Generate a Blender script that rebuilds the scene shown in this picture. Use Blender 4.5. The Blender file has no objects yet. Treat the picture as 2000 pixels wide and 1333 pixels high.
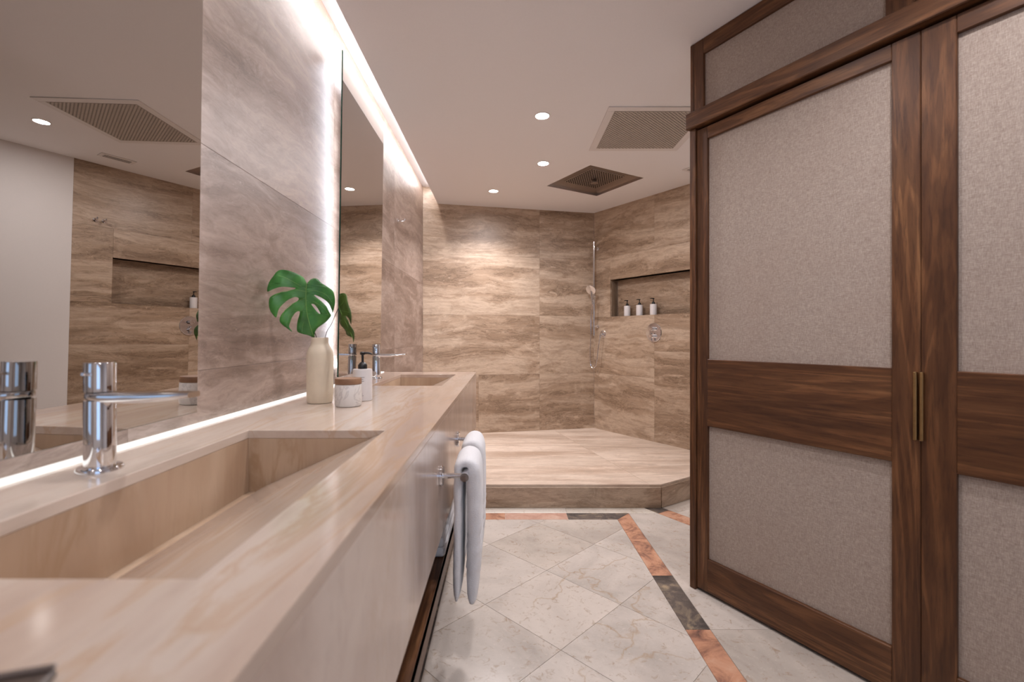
import bpy, bmesh, math, random
from mathutils import Vector, Matrix, noise
from mathutils.geometry import tessellate_polygon
random.seed(7)
PI = math.pi
S = bpy.context.scene
COL = S.collection

# ------------------------------------------------------------------ camera
CAMZ = 1.13
cd = bpy.data.cameras.new('camera'); cam = bpy.data.objects.new('camera', cd); COL.objects.link(cam)
cam.location = (0, 0, CAMZ); cam.rotation_euler = (PI/2, 0, 0)
cd.sensor_width = 36; cd.lens = 36*910/2000
cd.shift_x = 0.0075; cd.shift_y = -0.00475
cd.clip_start = 0.02
cd.dof.use_dof = True; cd.dof.focus_distance = 2.7; cd.dof.aperture_fstop = 3.2
S.camera = cam
# ------------------------------------------------------------------ world / exposure
w = bpy.data.worlds.new('world'); S.world = w; w.use_nodes = True
w.node_tree.nodes['Background'].inputs[0].default_value = (0.6, 0.7, 1.0, 1)
w.node_tree.nodes['Background'].inputs[1].default_value = 0.05
S.view_settings.view_transform = 'Standard'; S.view_settings.look = 'None'
S.view_settings.gamma = 1; S.view_settings.use_curve_mapping = False
S.view_settings.exposure = 0.20
S.cycles.use_denoising = True
S.cycles.sample_clamp_indirect = 4
S.cycles.max_bounces = 10
# light levels
SPOT_W = 9.8
SPOT_COL = (1.0, 0.96, 0.99)
DISC_E = 22.0
LED_COVE = 42.0
LED_MIRROR = 26.0
LED_COUNTER = 1.1
LED_COL = (0.86, 0.89, 1.0)
COVE_COL = (1.0, 0.97, 0.98)
ADDED_WINDOW_E = 1.4

# ------------------------------------------------------------------ helpers
def tag(o, label=None, cat=None, group=None, kind=None):
    if label: o['label'] = label
    if cat: o['category'] = cat
    if group: o['group'] = group
    if kind: o['kind'] = kind
    return o
def empty(name, loc=(0, 0, 0), rz=0.0):
    o = bpy.data.objects.new(name, None); COL.objects.link(o)
    o.location = loc; o.rotation_euler = (0, 0, rz); o.empty_display_size = .05
    return o

class MB:
    def __init__(s): s.v = []; s.f = []
    def add(s, vs, fs):
        n = len(s.v); s.v += [tuple(v) for v in vs]; s.f += [tuple(i+n for i in f) for f in fs]; return s
    def box(s, c, d, M=None, bev=0.0, seg=1):
        bm = bmesh.new(); bmesh.ops.create_cube(bm, size=1)
        for v in bm.verts: v.co = Vector((v.co.x*d[0], v.co.y*d[1], v.co.z*d[2]))
        if bev > 0: bmesh.ops.bevel(bm, geom=bm.edges[:], offset=bev, segments=seg, affect='EDGES', profile=.5)
        T = Matrix.Translation(c) @ (M.to_4x4() if M else Matrix.Identity(4))
        bm.verts.index_update()
        s.add([T @ v.co for v in bm.verts], [[v.index for v in f.verts] for f in bm.faces]); bm.free(); return s
    def lathe(s, prof, n=32, M=None, cap=True):
        """prof: (r,z) list bottom to top"""
        T = M or Matrix.Identity(4); vs = []; fs = []
        for r, z in prof:
            for k in range(n):
                a = 2*PI*k/n; vs.append(T @ Vector((r*math.cos(a), r*math.sin(a), z)))
        for i in range(len(prof)-1):
            for k in range(n):
                a = i*n+k; b = i*n+(k+1) % n; fs.append((a, b, b+n, a+n))
        if cap:
            if prof[0][0] > 1e-6: fs.append(tuple(reversed(range(n))))
            if prof[-1][0] > 1e-6: fs.append(tuple((len(prof)-1)*n+k for k in range(n)))
        return s.add(vs, fs)
    def tube(s, pts, r, n=10, caps=True):
        pts = [Vector(p) for p in pts]; rs = r if isinstance(r, (list, tuple)) else [r]*len(pts)
        vs = []; fs = []; up = None
        for i, p in enumerate(pts):
            t = (pts[min(i+1, len(pts)-1)]-pts[max(i-1, 0)]).normalized()
            if up is None:
                up = t.orthogonal().normalized()
            up = (up - t*up.dot(t)).normalized(); b = t.cross(up)
            for k in range(n):
                a = 2*PI*k/n; vs.append(p+(up*math.cos(a)+b*math.sin(a))*rs[i])
        for i in range(len(pts)-1):
            for k in range(n):
                a = i*n+k; c = i*n+(k+1) % n; fs.append((a, c, c+n, a+n))
        if caps:
            fs.append(tuple(reversed(range(n)))); fs.append(tuple((len(pts)-1)*n+k for k in range(n)))
        return s.add(vs, fs)
    def prism(s, poly, z0, z1):
        n = len(poly)
        vs = [(x, y, z0) for x, y in poly]+[(x, y, z1) for x, y in poly]
        fs = [tuple(reversed(range(n))), tuple(range(n, 2*n))]+[(i, (i+1) % n, (i+1) % n+n, i+n) for i in range(n)]
        return s.add(vs, fs)
    def build(s, name, mat=None, parent=None, loc=(0, 0, 0), rot=(0, 0, 0), ang=35, smooth=True):
        me = bpy.data.meshes.new(name); me.from_pydata(s.v, [], s.f); me.validate(); me.update()
        bm = bmesh.new(); bm.from_mesh(me); bmesh.ops.recalc_face_normals(bm, faces=bm.faces[:]); bm.to_mesh(me); bm.free()
        if smooth:
            me.polygons.foreach_set('use_smooth', [True]*len(me.polygons)); me.set_sharp_from_angle(angle=math.radians(ang))
        if mat: me.materials.append(mat)
        o = bpy.data.objects.new(name, me); COL.objects.link(o)
        o.location = loc; o.rotation_euler = rot
        if parent: o.parent = parent
        return o
def copy_tree(o, parent=None):
    c = o.copy(); COL.objects.link(c); c.parent = parent
    for ch in list(o.children): copy_tree(ch, c)
    return c
def catmull(P, n=6, closed=True):
    out = []; m = len(P)
    rng = range(m if closed else m-1)
    for i in rng:
        p0, p1, p2, p3 = [Vector(P[(i+k) % m]) if closed else Vector(P[min(max(i+k, 0), m-1)]) for k in (-1, 0, 1, 2)]
        for j in range(n):
            t = j/n
            out.append(.5*((2*p1)+(-p0+p2)*t+(2*p0-5*p1+4*p2-p3)*t*t+(-p0+3*p1-3*p2+p3)*t*t*t))
    if not closed: out.append(Vector(P[-1]))
    return out

# ------------------------------------------------------------------ materials
class NT:
    def __init__(s, name):
        s.m = bpy.data.materials.new(name); s.m.use_nodes = True; s.t = s.m.node_tree
        s.b = s.t.nodes['Principled BSDF']
    def n(s, typ, **kw):
        nd = s.t.nodes.new(typ)
        for k, v in kw.items():
            if k.startswith('i_'):
                key = k[2:]
                key = int(key) if key.isdigit() else key.replace('_', ' ')
                nd.inputs[key].default_value = v
            else: setattr(nd, k, v)
        return nd
    def l(s, a, b): s.t.links.new(a, b)
    def ramp(s, fac, stops, interp='LINEAR'):
        r = s.n('ShaderNodeValToRGB'); r.color_ramp.interpolation = interp
        e = r.color_ramp.elements
        while len(e) < len(stops): e.new(.5)
        for el, (p, c) in zip(e, stops):
            el.position = p; el.color = (c[0], c[1], c[2], 1) if isinstance(c, (tuple, list)) else (c, c, c, 1)
        s.l(fac, r.inputs[0]); return r.outputs[0]
    def mix(s, fac, a, b, mode='MIX'):
        x = s.n('ShaderNodeMix', data_type='RGBA', blend_type=mode)
        if isinstance(fac, float): x.inputs[0].default_value = fac
        else: s.l(fac, x.inputs[0])
        for i, v in ((6, a), (7, b)):
            if isinstance(v, tuple): x.inputs[i].default_value = (*v, 1)
            else: s.l(v, x.inputs[i])
        return x.outputs[2]
    def coords(s, scale, rnd=20.0, gen=False):
        tc = s.n('ShaderNodeTexCoord'); oi = s.n('ShaderNodeObjectInfo')
        mul = s.n('ShaderNodeVectorMath', operation='MULTIPLY'); mul.inputs[1].default_value = scale
        s.l(tc.outputs['Object'], mul.inputs[0])
        m2 = s.n('ShaderNodeVectorMath', operation='SCALE'); m2.inputs[0].default_value = (rnd, rnd*.7, rnd*1.3)
        s.l(oi.outputs['Random'], m2.inputs['Scale'])
        ad = s.n('ShaderNodeVectorMath', operation='ADD'); s.l(mul.outputs[0], ad.inputs[0]); s.l(m2.outputs[0], ad.inputs[1])
        return ad.outputs[0]
    def noise(s, vec, scale, detail=6, rough=.6, dist=0.0):
        x = s.n('ShaderNodeTexNoise'); s.l(vec, x.inputs['Vector'])
        x.inputs['Scale'].default_value = scale; x.inputs['Detail'].default_value = detail
        x.inputs['Roughness'].default_value = rough; x.inputs['Distortion'].default_value = dist
        return x.outputs[0]
    def bump(s, h, strength=.2, dist=.002):
        b = s.n('ShaderNodeBump'); b.inputs['Strength'].default_value = strength; b.inputs['Distance'].default_value = dist
        s.l(h, b.inputs['Height']); s.l(b.outputs[0], s.b.inputs['Normal'])
    def base(s, c=None, rough=.5, metal=0., spec=None, coat=0.):
        if isinstance(c, tuple): s.b.inputs['Base Color'].default_value = (*c, 1)
        elif c is not None: s.l(c, s.b.inputs['Base Color'])
        if isinstance(rough, float): s.b.inputs['Roughness'].default_value = rough
        else: s.l(rough, s.b.inputs['Roughness'])
        s.b.inputs['Metallic'].default_value = metal
        if spec is not None: s.b.inputs['Specular IOR Level'].default_value = spec
        s.b.inputs['Coat Weight'].default_value = coat; s.b.inputs['Coat Roughness'].default_value = .05
        return s.m

def plain(name, c, rough=.5, metal=0., bumpscale=60., bumpstr=.05, var=.06):
    t = NT(name); v = t.coords((1, 1, 1), 5)
    n = t.noise(v, bumpscale, 4)
    lo = tuple(x*(1-var) for x in c); hi = tuple(min(1, x*(1+var)) for x in c)
    col = t.ramp(n, [(.3, lo), (.7, hi)])
    if bumpstr > 0: t.bump(n, bumpstr, .0008)
    return t.base(col, rough, metal)

def travertine(name, axis, dark, mid, light, rough=.35, warp=.25, fine=1.0, sc=1.0, coat=0., veins=.75, pits=True):
    """banded stone; axis = the direction in which the bands run"""
    t = NT(name)
    lo, hi = 1.05*sc, 7.2*sc
    scale = {'x': (lo, hi*.9, hi), 'y': (hi, lo, hi*.9), 'z': (hi, hi*.9, lo)}[axis]
    v = t.coords(scale, 30)
    # wavy warp across the bands
    vw = t.coords(tuple(.9*sc*x for x in {'x': (1.1, 2, 2), 'y': (2, 1.1, 2), 'z': (2, 2, 1.1)}[axis]), 30)
    wn = t.n('ShaderNodeTexNoise'); t.l(vw, wn.inputs['Vector']); wn.inputs['Scale'].default_value = 1.3; wn.inputs['Detail'].default_value = 5
    sub = t.n('ShaderNodeVectorMath', operation='SUBTRACT'); t.l(wn.outputs[1], sub.inputs[0]); sub.inputs[1].default_value = (.5, .5, .5)
    scl = t.n('ShaderNodeVectorMath', operation='SCALE'); t.l(sub.outputs[0], scl.inputs[0]); scl.inputs['Scale'].default_value = warp*4
    ad = t.n('ShaderNodeVectorMath', operation='ADD'); t.l(v, ad.inputs[0]); t.l(scl.outputs[0], ad.inputs[1]); v = ad.outputs[0]
    n1 = t.noise(v, .8, 7, .62, .3)
    n2 = t.noise(v, 4.5*fine, 8, .72, .6)
    n3 = t.noise(v, 1.7, 9, .75, 1.1)
    n4 = t.noise(v, 16*fine, 4, .7)
    col = t.ramp(n1, [(.30, dark), (.45, mid), (.56, light), (.72, mid)])
    col = t.mix(t.ramp(n2, [(.36, .5), (.54, 0.)]), col, tuple(x*.80 for x in mid))
    col = t.mix(t.ramp(n2, [(.56, 0.), (.70, .65)]), col, tuple(min(1, x*1.16) for x in light))
    vein = t.ramp(n3, [(.475, 0.), (.497, veins), (.508, veins*.8), (.53, 0.)])
    mask = t.ramp(n1, [(.40, .9), (.56, .12)])
    vm = t.n('ShaderNodeMath', operation='MULTIPLY'); t.l(vein, vm.inputs[0]); t.l(mask, vm.inputs[1])
    col = t.mix(vm.outputs[0], col, tuple(x*.55 for x in dark))
    col = t.mix(t.ramp(n4, [(.30, .35), (.46, 0.)]), col, tuple(x*.6 for x in mid))
    n5 = t.noise(t.coords(tuple(x*7*fine for x in scale), 30), 1.0, 6, .75, .4)
    mo = t.noise(t.coords(tuple(.35*x+1.6*sc for x in scale), 30), 1.9, 9, .78, .8)
    col = t.mix(t.ramp(mo, [(.34, .6), (.47, 0.)]), col, tuple(x*.70 for x in mid))
    col = t.mix(t.ramp(mo, [(.55, 0.), (.68, .5)]), col, tuple(min(1, x*1.15) for x in light))
    col = t.mix(t.ramp(n5, [(.34, .28), (.47, 0.)]), col, tuple(x*.62 for x in mid))
    col = t.mix(t.ramp(n5, [(.58, 0.), (.70, .3)]), col, tuple(min(1, x*1.25) for x in light))
    fl = t.noise(t.coords(tuple(.45*x+6 for x in scale), 30), 3.2, 5, .8)
    col = t.mix(t.ramp(fl, [(.64, 0.), (.70, .6)]), col, tuple(min(1, x*1.35) for x in light))
    # per-piece tone
    oi = t.n('ShaderNodeObjectInfo')
    tone = t.ramp(oi.outputs['Random'], [(0., (.93, .92, .91)), (1., (1.05, 1.05, 1.05))])
    col = t.mix(1.0, col, tone, 'MULTIPLY')
    if pits: t.bump(n4, .12, .0015)
    return t.base(col, rough, coat=coat)

def marble_floor(name, c, crack=(.40, .27, .15)):
    t = NT(name); v = t.coords((1, 1, 1), 40)
    n = t.noise(v, 2.2, 8, .62, .5)
    lo = tuple(x*.74 for x in c); hi = tuple(min(1, x*1.16) for x in c)
    col = t.ramp(n, [(.32, lo), (.5, c), (.68, hi)])
    sp = t.noise(v, 30, 6, .75, .8)
    col = t.mix(t.ramp(sp, [(.32, .9), (.45, 0.)]), col, tuple(x*y for x, y in zip(c, (.68, .58, .48))))
    col = t.mix(t.ramp(t.noise(v, 70, 3, .7), [(.60, 0.), (.72, .35)]), col, tuple(min(1, x*1.25) for x in c))
    wob = t.n('ShaderNodeTexNoise'); t.l(v, wob.inputs['Vector']); wob.inputs['Scale'].default_value = 5; wob.inputs['Detail'].default_value = 6
    mx = t.n('ShaderNodeMix', data_type='VECTOR'); mx.inputs[0].default_value = .22; t.l(v, mx.inputs[4]); t.l(wob.outputs[1], mx.inputs[5])
    vo = t.n('ShaderNodeTexVoronoi', feature='DISTANCE_TO_EDGE'); t.l(mx.outputs[1], vo.inputs['Vector']); vo.inputs['Scale'].default_value = 2.6
    line = t.ramp(vo.outputs['Distance'], [(0., 1.), (.006, .5), (.016, 0.)])
    m = t.ramp(t.noise(v, 1.6, 3, .5), [(.53, 0.), (.64, .55)])
    vm = t.n('ShaderNodeMath', operation='MULTIPLY'); t.l(line, vm.inputs[0]); t.l(m, vm.inputs[1])
    col = t.mix(vm.outputs[0], col, crack)
    oi = t.n('ShaderNodeObjectInfo')
    tone = t.ramp(oi.outputs['Random'], [(0., (.90, .885, .86)), (.5, (1., .99, .98)), (1., (1.06, 1.07, 1.08))])
    col = t.mix(1.0, col, tone, 'MULTIPLY')
    return t.base(col, .22)

def blotch(name, stops, scale=7., rough=.2):
    t = NT(name); v = t.coords((1, 1, 1), 40)
    n = t.noise(v, scale, 9, .68, 1.2)
    return t.base(t.ramp(n, stops), rough)

def walnut(name, axis):
    t = NT(name)
    lo, hi = .7, 9.
    sc = {'x': (lo, hi, hi), 'z': (hi, hi, lo), 'y': (hi, lo, hi)}[axis]
    v = t.coords(sc, 30)
    n0 = t.noise(v, .9, 3, .5, 1.6)
    # rings: sine of a low noise gives cathedral grain
    m = t.n('ShaderNodeMath', operation='MULTIPLY'); t.l(n0, m.inputs[0]); m.inputs[1].default_value = 42.
    si = t.n('ShaderNodeMath', operation='SINE'); t.l(m.outputs[0], si.inputs[0])
    n1 = t.noise(v, 2.0, 8, .65, .8)
    n2 = t.noise(v, 14., 5, .7, .2)
    col = t.ramp(n1, [(.30, (.070, .030, .014)), (.5, (.150, .063, .026)), (.70, (.265, .125, .054))])
    col = t.mix(t.ramp(si.outputs[0], [(.0, .50), (.9, 0.)]), col, (.055, .021, .010))
    col = t.mix(t.ramp(n2, [(.34, .5), (.5, 0.)]), col, (.035, .015, .009))
    t.bump(n2, .15, .0006)
    return t.base(col, .42, spec=.35)

def linen(name):
    t = NT(name); tc = t.n('ShaderNodeTexCoord')
    def st(sc, scale):
        mul = t.n('ShaderNodeVectorMath', operation='MULTIPLY'); mul.inputs[1].default_value = sc; t.l(tc.outputs['Object'], mul.inputs[0])
        return t.noise(mul.outputs[0], scale, 3, .6)
    a = st((1, 1, .10), 850.); b = st((.10, 1, 1), 850.); c = st((1, 1, 1), 3.)
    s1 = t.n('ShaderNodeMath', operation='ADD'); t.l(a, s1.inputs[0]); t.l(b, s1.inputs[1])
    h = t.n('ShaderNodeMath', operation='MULTIPLY'); t.l(s1.outputs[0], h.inputs[0]); h.inputs[1].default_value = .5
    col = t.ramp(h.outputs[0], [(.36, (.300, .235, .195)), (.5, (.415, .34, .29)), (.64, (.54, .46, .40))])
    col = t.mix(t.ramp(c, [(.45, 0.), (.75, .22)]), col, (.36, .26, .21))
    t.bump(h.outputs[0], .5, .0012)
    return t.base(col, .95, spec=.1)

def emit(name, c, e):
    m = bpy.data.materials.new(name); m.use_nodes = True; t = m.node_tree; t.nodes.clear()
    o = t.nodes.new('ShaderNodeOutputMaterial'); em = t.nodes.new('ShaderNodeEmission')
    em.inputs[0].default_value = (*c, 1); em.inputs[1].default_value = e
    t.links.new(em.outputs[0], o.inputs[0]); return m

TD, TM, TL = (.235, .150, .092), (.405, .285, .195), (.565, .435, .325)
M = {}
def soft_stone(name, axis, base, pale, pink, honey, rough, st=(.7, 4.2)):
    t = NT(name)
    lo, hi = st
    sc = {'x': (lo, hi, hi), 'y': (hi, lo, hi), 'z': (hi, hi*.9, lo)}[axis]
    v = t.coords(sc, 30)
    n1 = t.noise(v, .8, 6, .55, .9); n2 = t.noise(v, 2.6, 7, .6, 1.2); n3 = t.noise(v, .55, 4, .5, .6)
    col = t.ramp(n1, [(.34, pink), (.47, base), (.60, pale)])
    col = t.mix(t.ramp(n2, [(.50, 0.), (.66, .35)]), col, pale)
    col = t.mix(t.ramp(n2, [(.32, .35), (.46, 0.)]), col, pink)
    m = t.n('ShaderNodeMath', operation='MULTIPLY'); t.l(t.ramp(n3, [(.52, 0.), (.62, 1.)]), m.inputs[0]); t.l(t.ramp(n2, [(.50, 0.), (.56, .6), (.62, .1)]), m.inputs[1])
    col = t.mix(m.outputs[0], col, honey)
    fine = t.noise(t.coords(tuple(x*6 for x in sc), 30), 2.2, 5, .7)
    col = t.mix(t.ramp(fine, [(.30, .22), (.48, 0.)]), col, tuple(x*.72 for x in base))
    return t.base(col, rough)
M['wall_stone'] = travertine('wall_travertine', 'x', TD, TM, TL, .34, warp=.42, veins=.9)
M['wall_stone_z'] = travertine('wall_travertine_upright', 'z', TD, TM, TL, .34)
M['left_stone'] = travertine('left_wall_travertine', 'x', (.165, .105, .078), (.275, .195, .154), (.40, .305, .255), .42, warp=.5, veins=.55)
M['platform'] = travertine('platform_travertine', 'x', (.43, .30, .215), (.61, .475, .375), (.73, .60, .49), .30, warp=.07, veins=.35, pits=False)
M['counter'] = soft_stone('counter_travertine', 'y', (.555, .435, .355), (.635, .535, .455), (.45, .335, .27), (.50, .33, .205), .12)
M['basin'] = soft_stone('basin_travertine_shaded', 'z', (.47, .33, .225), (.56, .42, .30), (.39, .26, .17), (.33, .20, .10), .3)  # same stone as the counter; shade of the recess darkened into the colour
M['apron'] = soft_stone('apron_travertine', 'z', (.53, .41, .34), (.62, .51, .44), (.43, .32, .26), (.45, .32, .22), .16, (1.1, 2.6))
M['floor'] = marble_floor('cream_marble', (.59, .53, .475))
M['white_marble'] = marble_floor('white_marble_strip', (.78, .72, .64))
M['orange'] = blotch('orange_marble', [(.30, (.10, .07, .065)), (.42, (.36, .18, .12)), (.52, (.56, .29, .18)), (.68, (.64, .40, .28))])
M['pink'] = blotch('pink_marble', [(.30, (.45, .25, .19)), (.5, (.60, .37, .28)), (.7, (.68, .50, .40))])
M['black'] = blotch('black_gold_marble', [(.32, (.05, .045, .042)), (.50, (.12, .10, .09)), (.60, (.24, .19, .14)), (.72, (.50, .38, .24))], 6.)
M['plaster'] = plain('painted_plaster', (.76, .72, .70), .85, bumpscale=180, bumpstr=.03, var=.015)
M['ceiling'] = plain('ceiling_paint', (.90, .88, .885), .85, bumpscale=180, bumpstr=.02, var=.012)
M['grout'] = plain('grout', (.50, .42, .34), .9)
M['grout_dark'] = plain('wall_grout', (.42, .32, .25), .9)
M['walnut_x'] = walnut('walnut_grain_across', 'x')
M['walnut_z'] = walnut('walnut_grain_upright', 'z')
M['walnut_y'] = walnut('walnut_grain_along', 'y')
M['dark'] = plain('shadow_gap_board', (.03, .018, .012), .8)
M['linen'] = linen('woven_linen')
M['chrome'] = plain('chrome', (.82, .82, .84), .06, 1., bumpstr=0, var=.01)
M['steel'] = plain('brushed_steel', (.50, .44, .40), .28, 1., bumpscale=90, bumpstr=.05, var=.1)
M['brass'] = plain('aged_brass', (.45, .30, .14), .32, 1., var=.1)
M['black_plastic'] = plain('black_plastic', (.012, .011, .011), .32)
M['white_bottle'] = plain('white_bottle', (.74, .70, .69), .35, bumpstr=0, var=.02)
M['print'] = plain('grey_print', (.25, .23, .22), .6)
M['cream'] = plain('cream_ceramic', (.70, .60, .46), .55, bumpscale=40, bumpstr=.04, var=.03)
M['wood_lid'] = walnut('acacia', 'x')
t = NT('acacia_lid'); v = t.coords((1, 9, 9)); M['wood_lid'] = t.base(t.ramp(t.noise(v, 3, 6), [(.3, (.17, .085, .045)), (.7, (.34, .19, .11))]), .5)
t = NT('white_veined_marble'); v = t.coords((1, 1, 1)); n = t.noise(v, 12, 8, .6, 2.)
M['jar'] = t.base(t.ramp(n, [(.44, (.76, .73, .70)), (.495, (.60, .57, .55)), (.54, (.78, .75, .72))]), .3)
M['grille'] = plain('grille_metal', (.50, .44, .39), .6, .0)
M['grille_dark'] = plain('duct_dark', (.05, .04, .035), .8)
M['white_metal'] = plain('white_lacquer', (.80, .76, .74), .5, bumpstr=0, var=.01)
M['mirror'] = bpy.data.materials.new('mirror_silver'); M['mirror'].use_nodes = True
b = M['mirror'].node_tree.nodes['Principled BSDF']; b.inputs['Base Color'].default_value = (.62, .595, .565, 1); b.inputs['Metallic'].default_value = 1; b.inputs['Roughness'].default_value = 0.0
t = NT('mirror_glass_edge'); M['glass_edge'] = t.base((.01, .045, .03), .15)
t = NT('towel_terry'); v = t.coords((1, 1, 1)); n = t.noise(v, 260, 3, .7); t.bump(n, .6, .003)
M['towel'] = t.base(t.ramp(n, [(.3, (.84, .84, .86)), (.7, (.92, .92, .94))]), .95, spec=.1)
t.b.inputs['Sheen Weight'].default_value = .3
M['led_cove'] = emit('cove_light', COVE_COL, LED_COVE)
M['led_mirror'] = emit('mirror_light', LED_COL, LED_MIRROR)
M['led_counter'] = emit('counter_light', (1.0, .95, .90), LED_COUNTER)
M['lamp'] = emit('downlight_lens', (1.0, .93, .87), DISC_E)
M['added_glow'] = emit('added_window_glow', (.45, .65, 1.0), ADDED_WINDOW_E)
# leaf
def leafmat(name, a, b_, c):
    t = NT(name); v = t.coords((1, 1, 1), 3); n = t.noise(v, 14, 5, .6)
    col = t.ramp(n, [(.3, a), (.55, b_), (.75, c)])
    t.bump(t.noise(v, 60, 3), .15, .001)
    m = t.base(col, .38); t.b.inputs['Subsurface Weight'].default_value = 0; return m
M['leaf'] = leafmat('leaf_green', (.022, .105, .018), (.045, .185, .032), (.08, .28, .05))
M['leaf_dark'] = leafmat('leaf_olive', (.035, .075, .012), (.06, .115, .018), (.09, .15, .03))
M['leaf_vein'] = plain('leaf_vein', (.17, .33, .08), .5)
M['stem'] = plain('leaf_stem', (.06, .045, .02), .5)

# ------------------------------------------------------------------ geometry frame
CEIL = 2.44; TOP = 2.60; XW = -.80; CX = -.657; PLAT = .152
CORNER = Vector((.955, 4.96)); RD = Vector((.554, -.832)).normalized(); RN = Vector((RD.y, -RD.x))  # RN points into the room
if RN.x > 0: RN = -RN
def rw(s, off=0.0): return CORNER+RD*s+RN*off
BL = Vector((XW, 4.576)); BD = (CORNER-BL).normalized(); BLEN = (CORNER-BL).length
P0 = Vector((.839, 2.103)); PDIR = Vector((.4958, -.8684)).normalized(); PANG = math.atan2(PDIR.y, PDIR.x)

def clip(poly, a, b):
    """keep the part of a convex polygon left of the line a->b"""
    out = []; n = len(poly)
    def sd(p): return (b[0]-a[0])*(p[1]-a[1])-(b[1]-a[1])*(p[0]-a[0])
    for i in range(n):
        p, q = poly[i], poly[(i+1) % n]; sp, sq = sd(p), sd(q)
        if sp >= 0: out.append(p)
        if (sp > 0 > sq) or (sp < 0 < sq):
            k = sp/(sp-sq); out.append((p[0]+(q[0]-p[0])*k, p[1]+(q[1]-p[1])*k))
    return out
def clip_to(poly, region):
    for i in range(len(region)):
        poly = clip(poly, region[i], region[(i+1) % len(region)])
        if len(poly) < 3: return []
    return poly
def area(p): return .5*sum(p[i][0]*p[(i+1) % len(p)][1]-p[(i+1) % len(p)][0]*p[i][1] for i in range(len(p)))
def inset(poly, d):
    c = list(poly)
    out = c
    n = len(c)
    for i in range(n):
        a, b2 = Vector(c[i]), Vector(c[(i+1) % n]); e = b2-a
        if e.length < 1e-5: continue
        nn = Vector((-e.y, e.x)).normalized()*d
        out = clip(out, a+nn, b2+nn)
        if len(out) < 3: return []
    return out
def floor_piece(poly, name, mat, parent, z0, z1, gap=.0009):
    if area(poly) < 0: poly = poly[::-1]
    if abs(area(poly)) < .0004: return None
    poly = inset(poly, gap)
    if len(poly) < 3: return None
    cx = sum(p[0] for p in poly)/len(poly); cy = sum(p[1] for p in poly)/len(poly)
    m = MB(); m.prism([(p[0]-cx, p[1]-cy) for p in poly], z0, z1)
    return m.build(name, mat, parent, loc=(cx, cy, 0), smooth=False)

# ------------------------------------------------------------------ floor
E_ = rw(4.0); F_ = rw(4.0, 1.68)
PEND = P0+PDIR*4.15
ROOM = [(XW, -1.5), (PEND.x, -1.5), (F_.x, F_.y), (E_.x, E_.y), (CORNER.x, CORNER.y), (BL.x, BL.y)]
fl = MB().prism(ROOM, -.10, -.003).build('floor', M['grout'], smooth=False); tag(fl, kind='structure')
SX0, SX1 = .697, .793; BY0, BY1 = 2.869, 2.973; KX0, KX1 = -.372, -.272; PF = 3.07
z0, z1 = -.012, 0.0
def tiles_in(region, polys, mat=M['floor'], name='tile'):
    for p in polys:
        q = clip_to(p, region)
        if len(q) >= 3: floor_piece(q, name, mat, fl, z0, z1)
# diagonal field between the two stripes
g = .2845; cx0, cy0 = .2035, 2.245
dia = []
for i in range(-14, 15):
    for j in range(-14, 15):
        x = cx0+g*(i+j); y = cy0+g*(i-j)
        dia.append([(x, y), (x+g, y-g), (x+2*g, y), (x+g, y+g)])
dia = [p for p in dia if min(a[0] for a in p) < SX0 and max(a[0] for a in p) > KX1 and max(a[1] for a in p) > -1.5 and min(a[1] for a in p) < BY0]
tiles_in([(KX1, -1.5), (SX0, -1.5), (SX0, BY0), (KX1, BY0)], dia)
# stripe along the room, pieces about 40 cm long
ys = [BY1, 2.59, 2.197, 1.793, 1.39, .99, .59, .19, -.21, -.61, -1.01, -1.5]
sm = ['orange', 'orange', 'black', 'orange', 'black', 'orange', 'pink', 'black', 'orange', 'orange', 'black']
for k in range(len(ys)-1):
    floor_piece([(SX0, ys[k+1]), (SX1, ys[k+1]), (SX1, ys[k]), (SX0, ys[k] if k else BY0)], 'border_tile', M[sm[k]], fl, z0, z1)
    floor_piece([(KX0, ys[k+1]), (KX1, ys[k+1]), (KX1, min(ys[k], BY0)), (KX0, min(ys[k], BY0))], 'border_tile', M['black'], fl, z0, z1)
for a, b2, mt in ((KX0, -.39+.0, 'orange'), (KX0, .005, 'orange'), (.005, .395, 'pink'), (.395, .70, 'black')):
    if b2 <= a: continue
    xr = b2 if mt != 'black' else None
    poly = [(a, BY0), (b2, BY0), (b2, BY1), (a, BY1)] if xr else [(a, BY0), (SX0, BY0), (SX0+.096, BY1), (a, BY1)]
    floor_piece(poly, 'border_tile', M[mt], fl, z0, z1)
# white strip in front of the shower step
xs = [XW, -.2, .40, 1.03]
for k in range(3): floor_piece([(xs[k], BY1), (xs[k+1]-.054*(k == 2), BY1), (xs[k+1]-.115*(k == 2), PF+.0), (xs[k], PF+.0)], 'strip_tile', M['white_marble'], fl, z0, z1)
# left under the vanity
for k in range(11): floor_piece([(XW, -1.5+.4*k), (KX0, -1.5+.4*k), (KX0, min(-1.1+.4*k, BY1)), (XW, min(-1.1+.4*k, BY1))], 'tile', M['floor'], fl, z0, z1)
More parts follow.
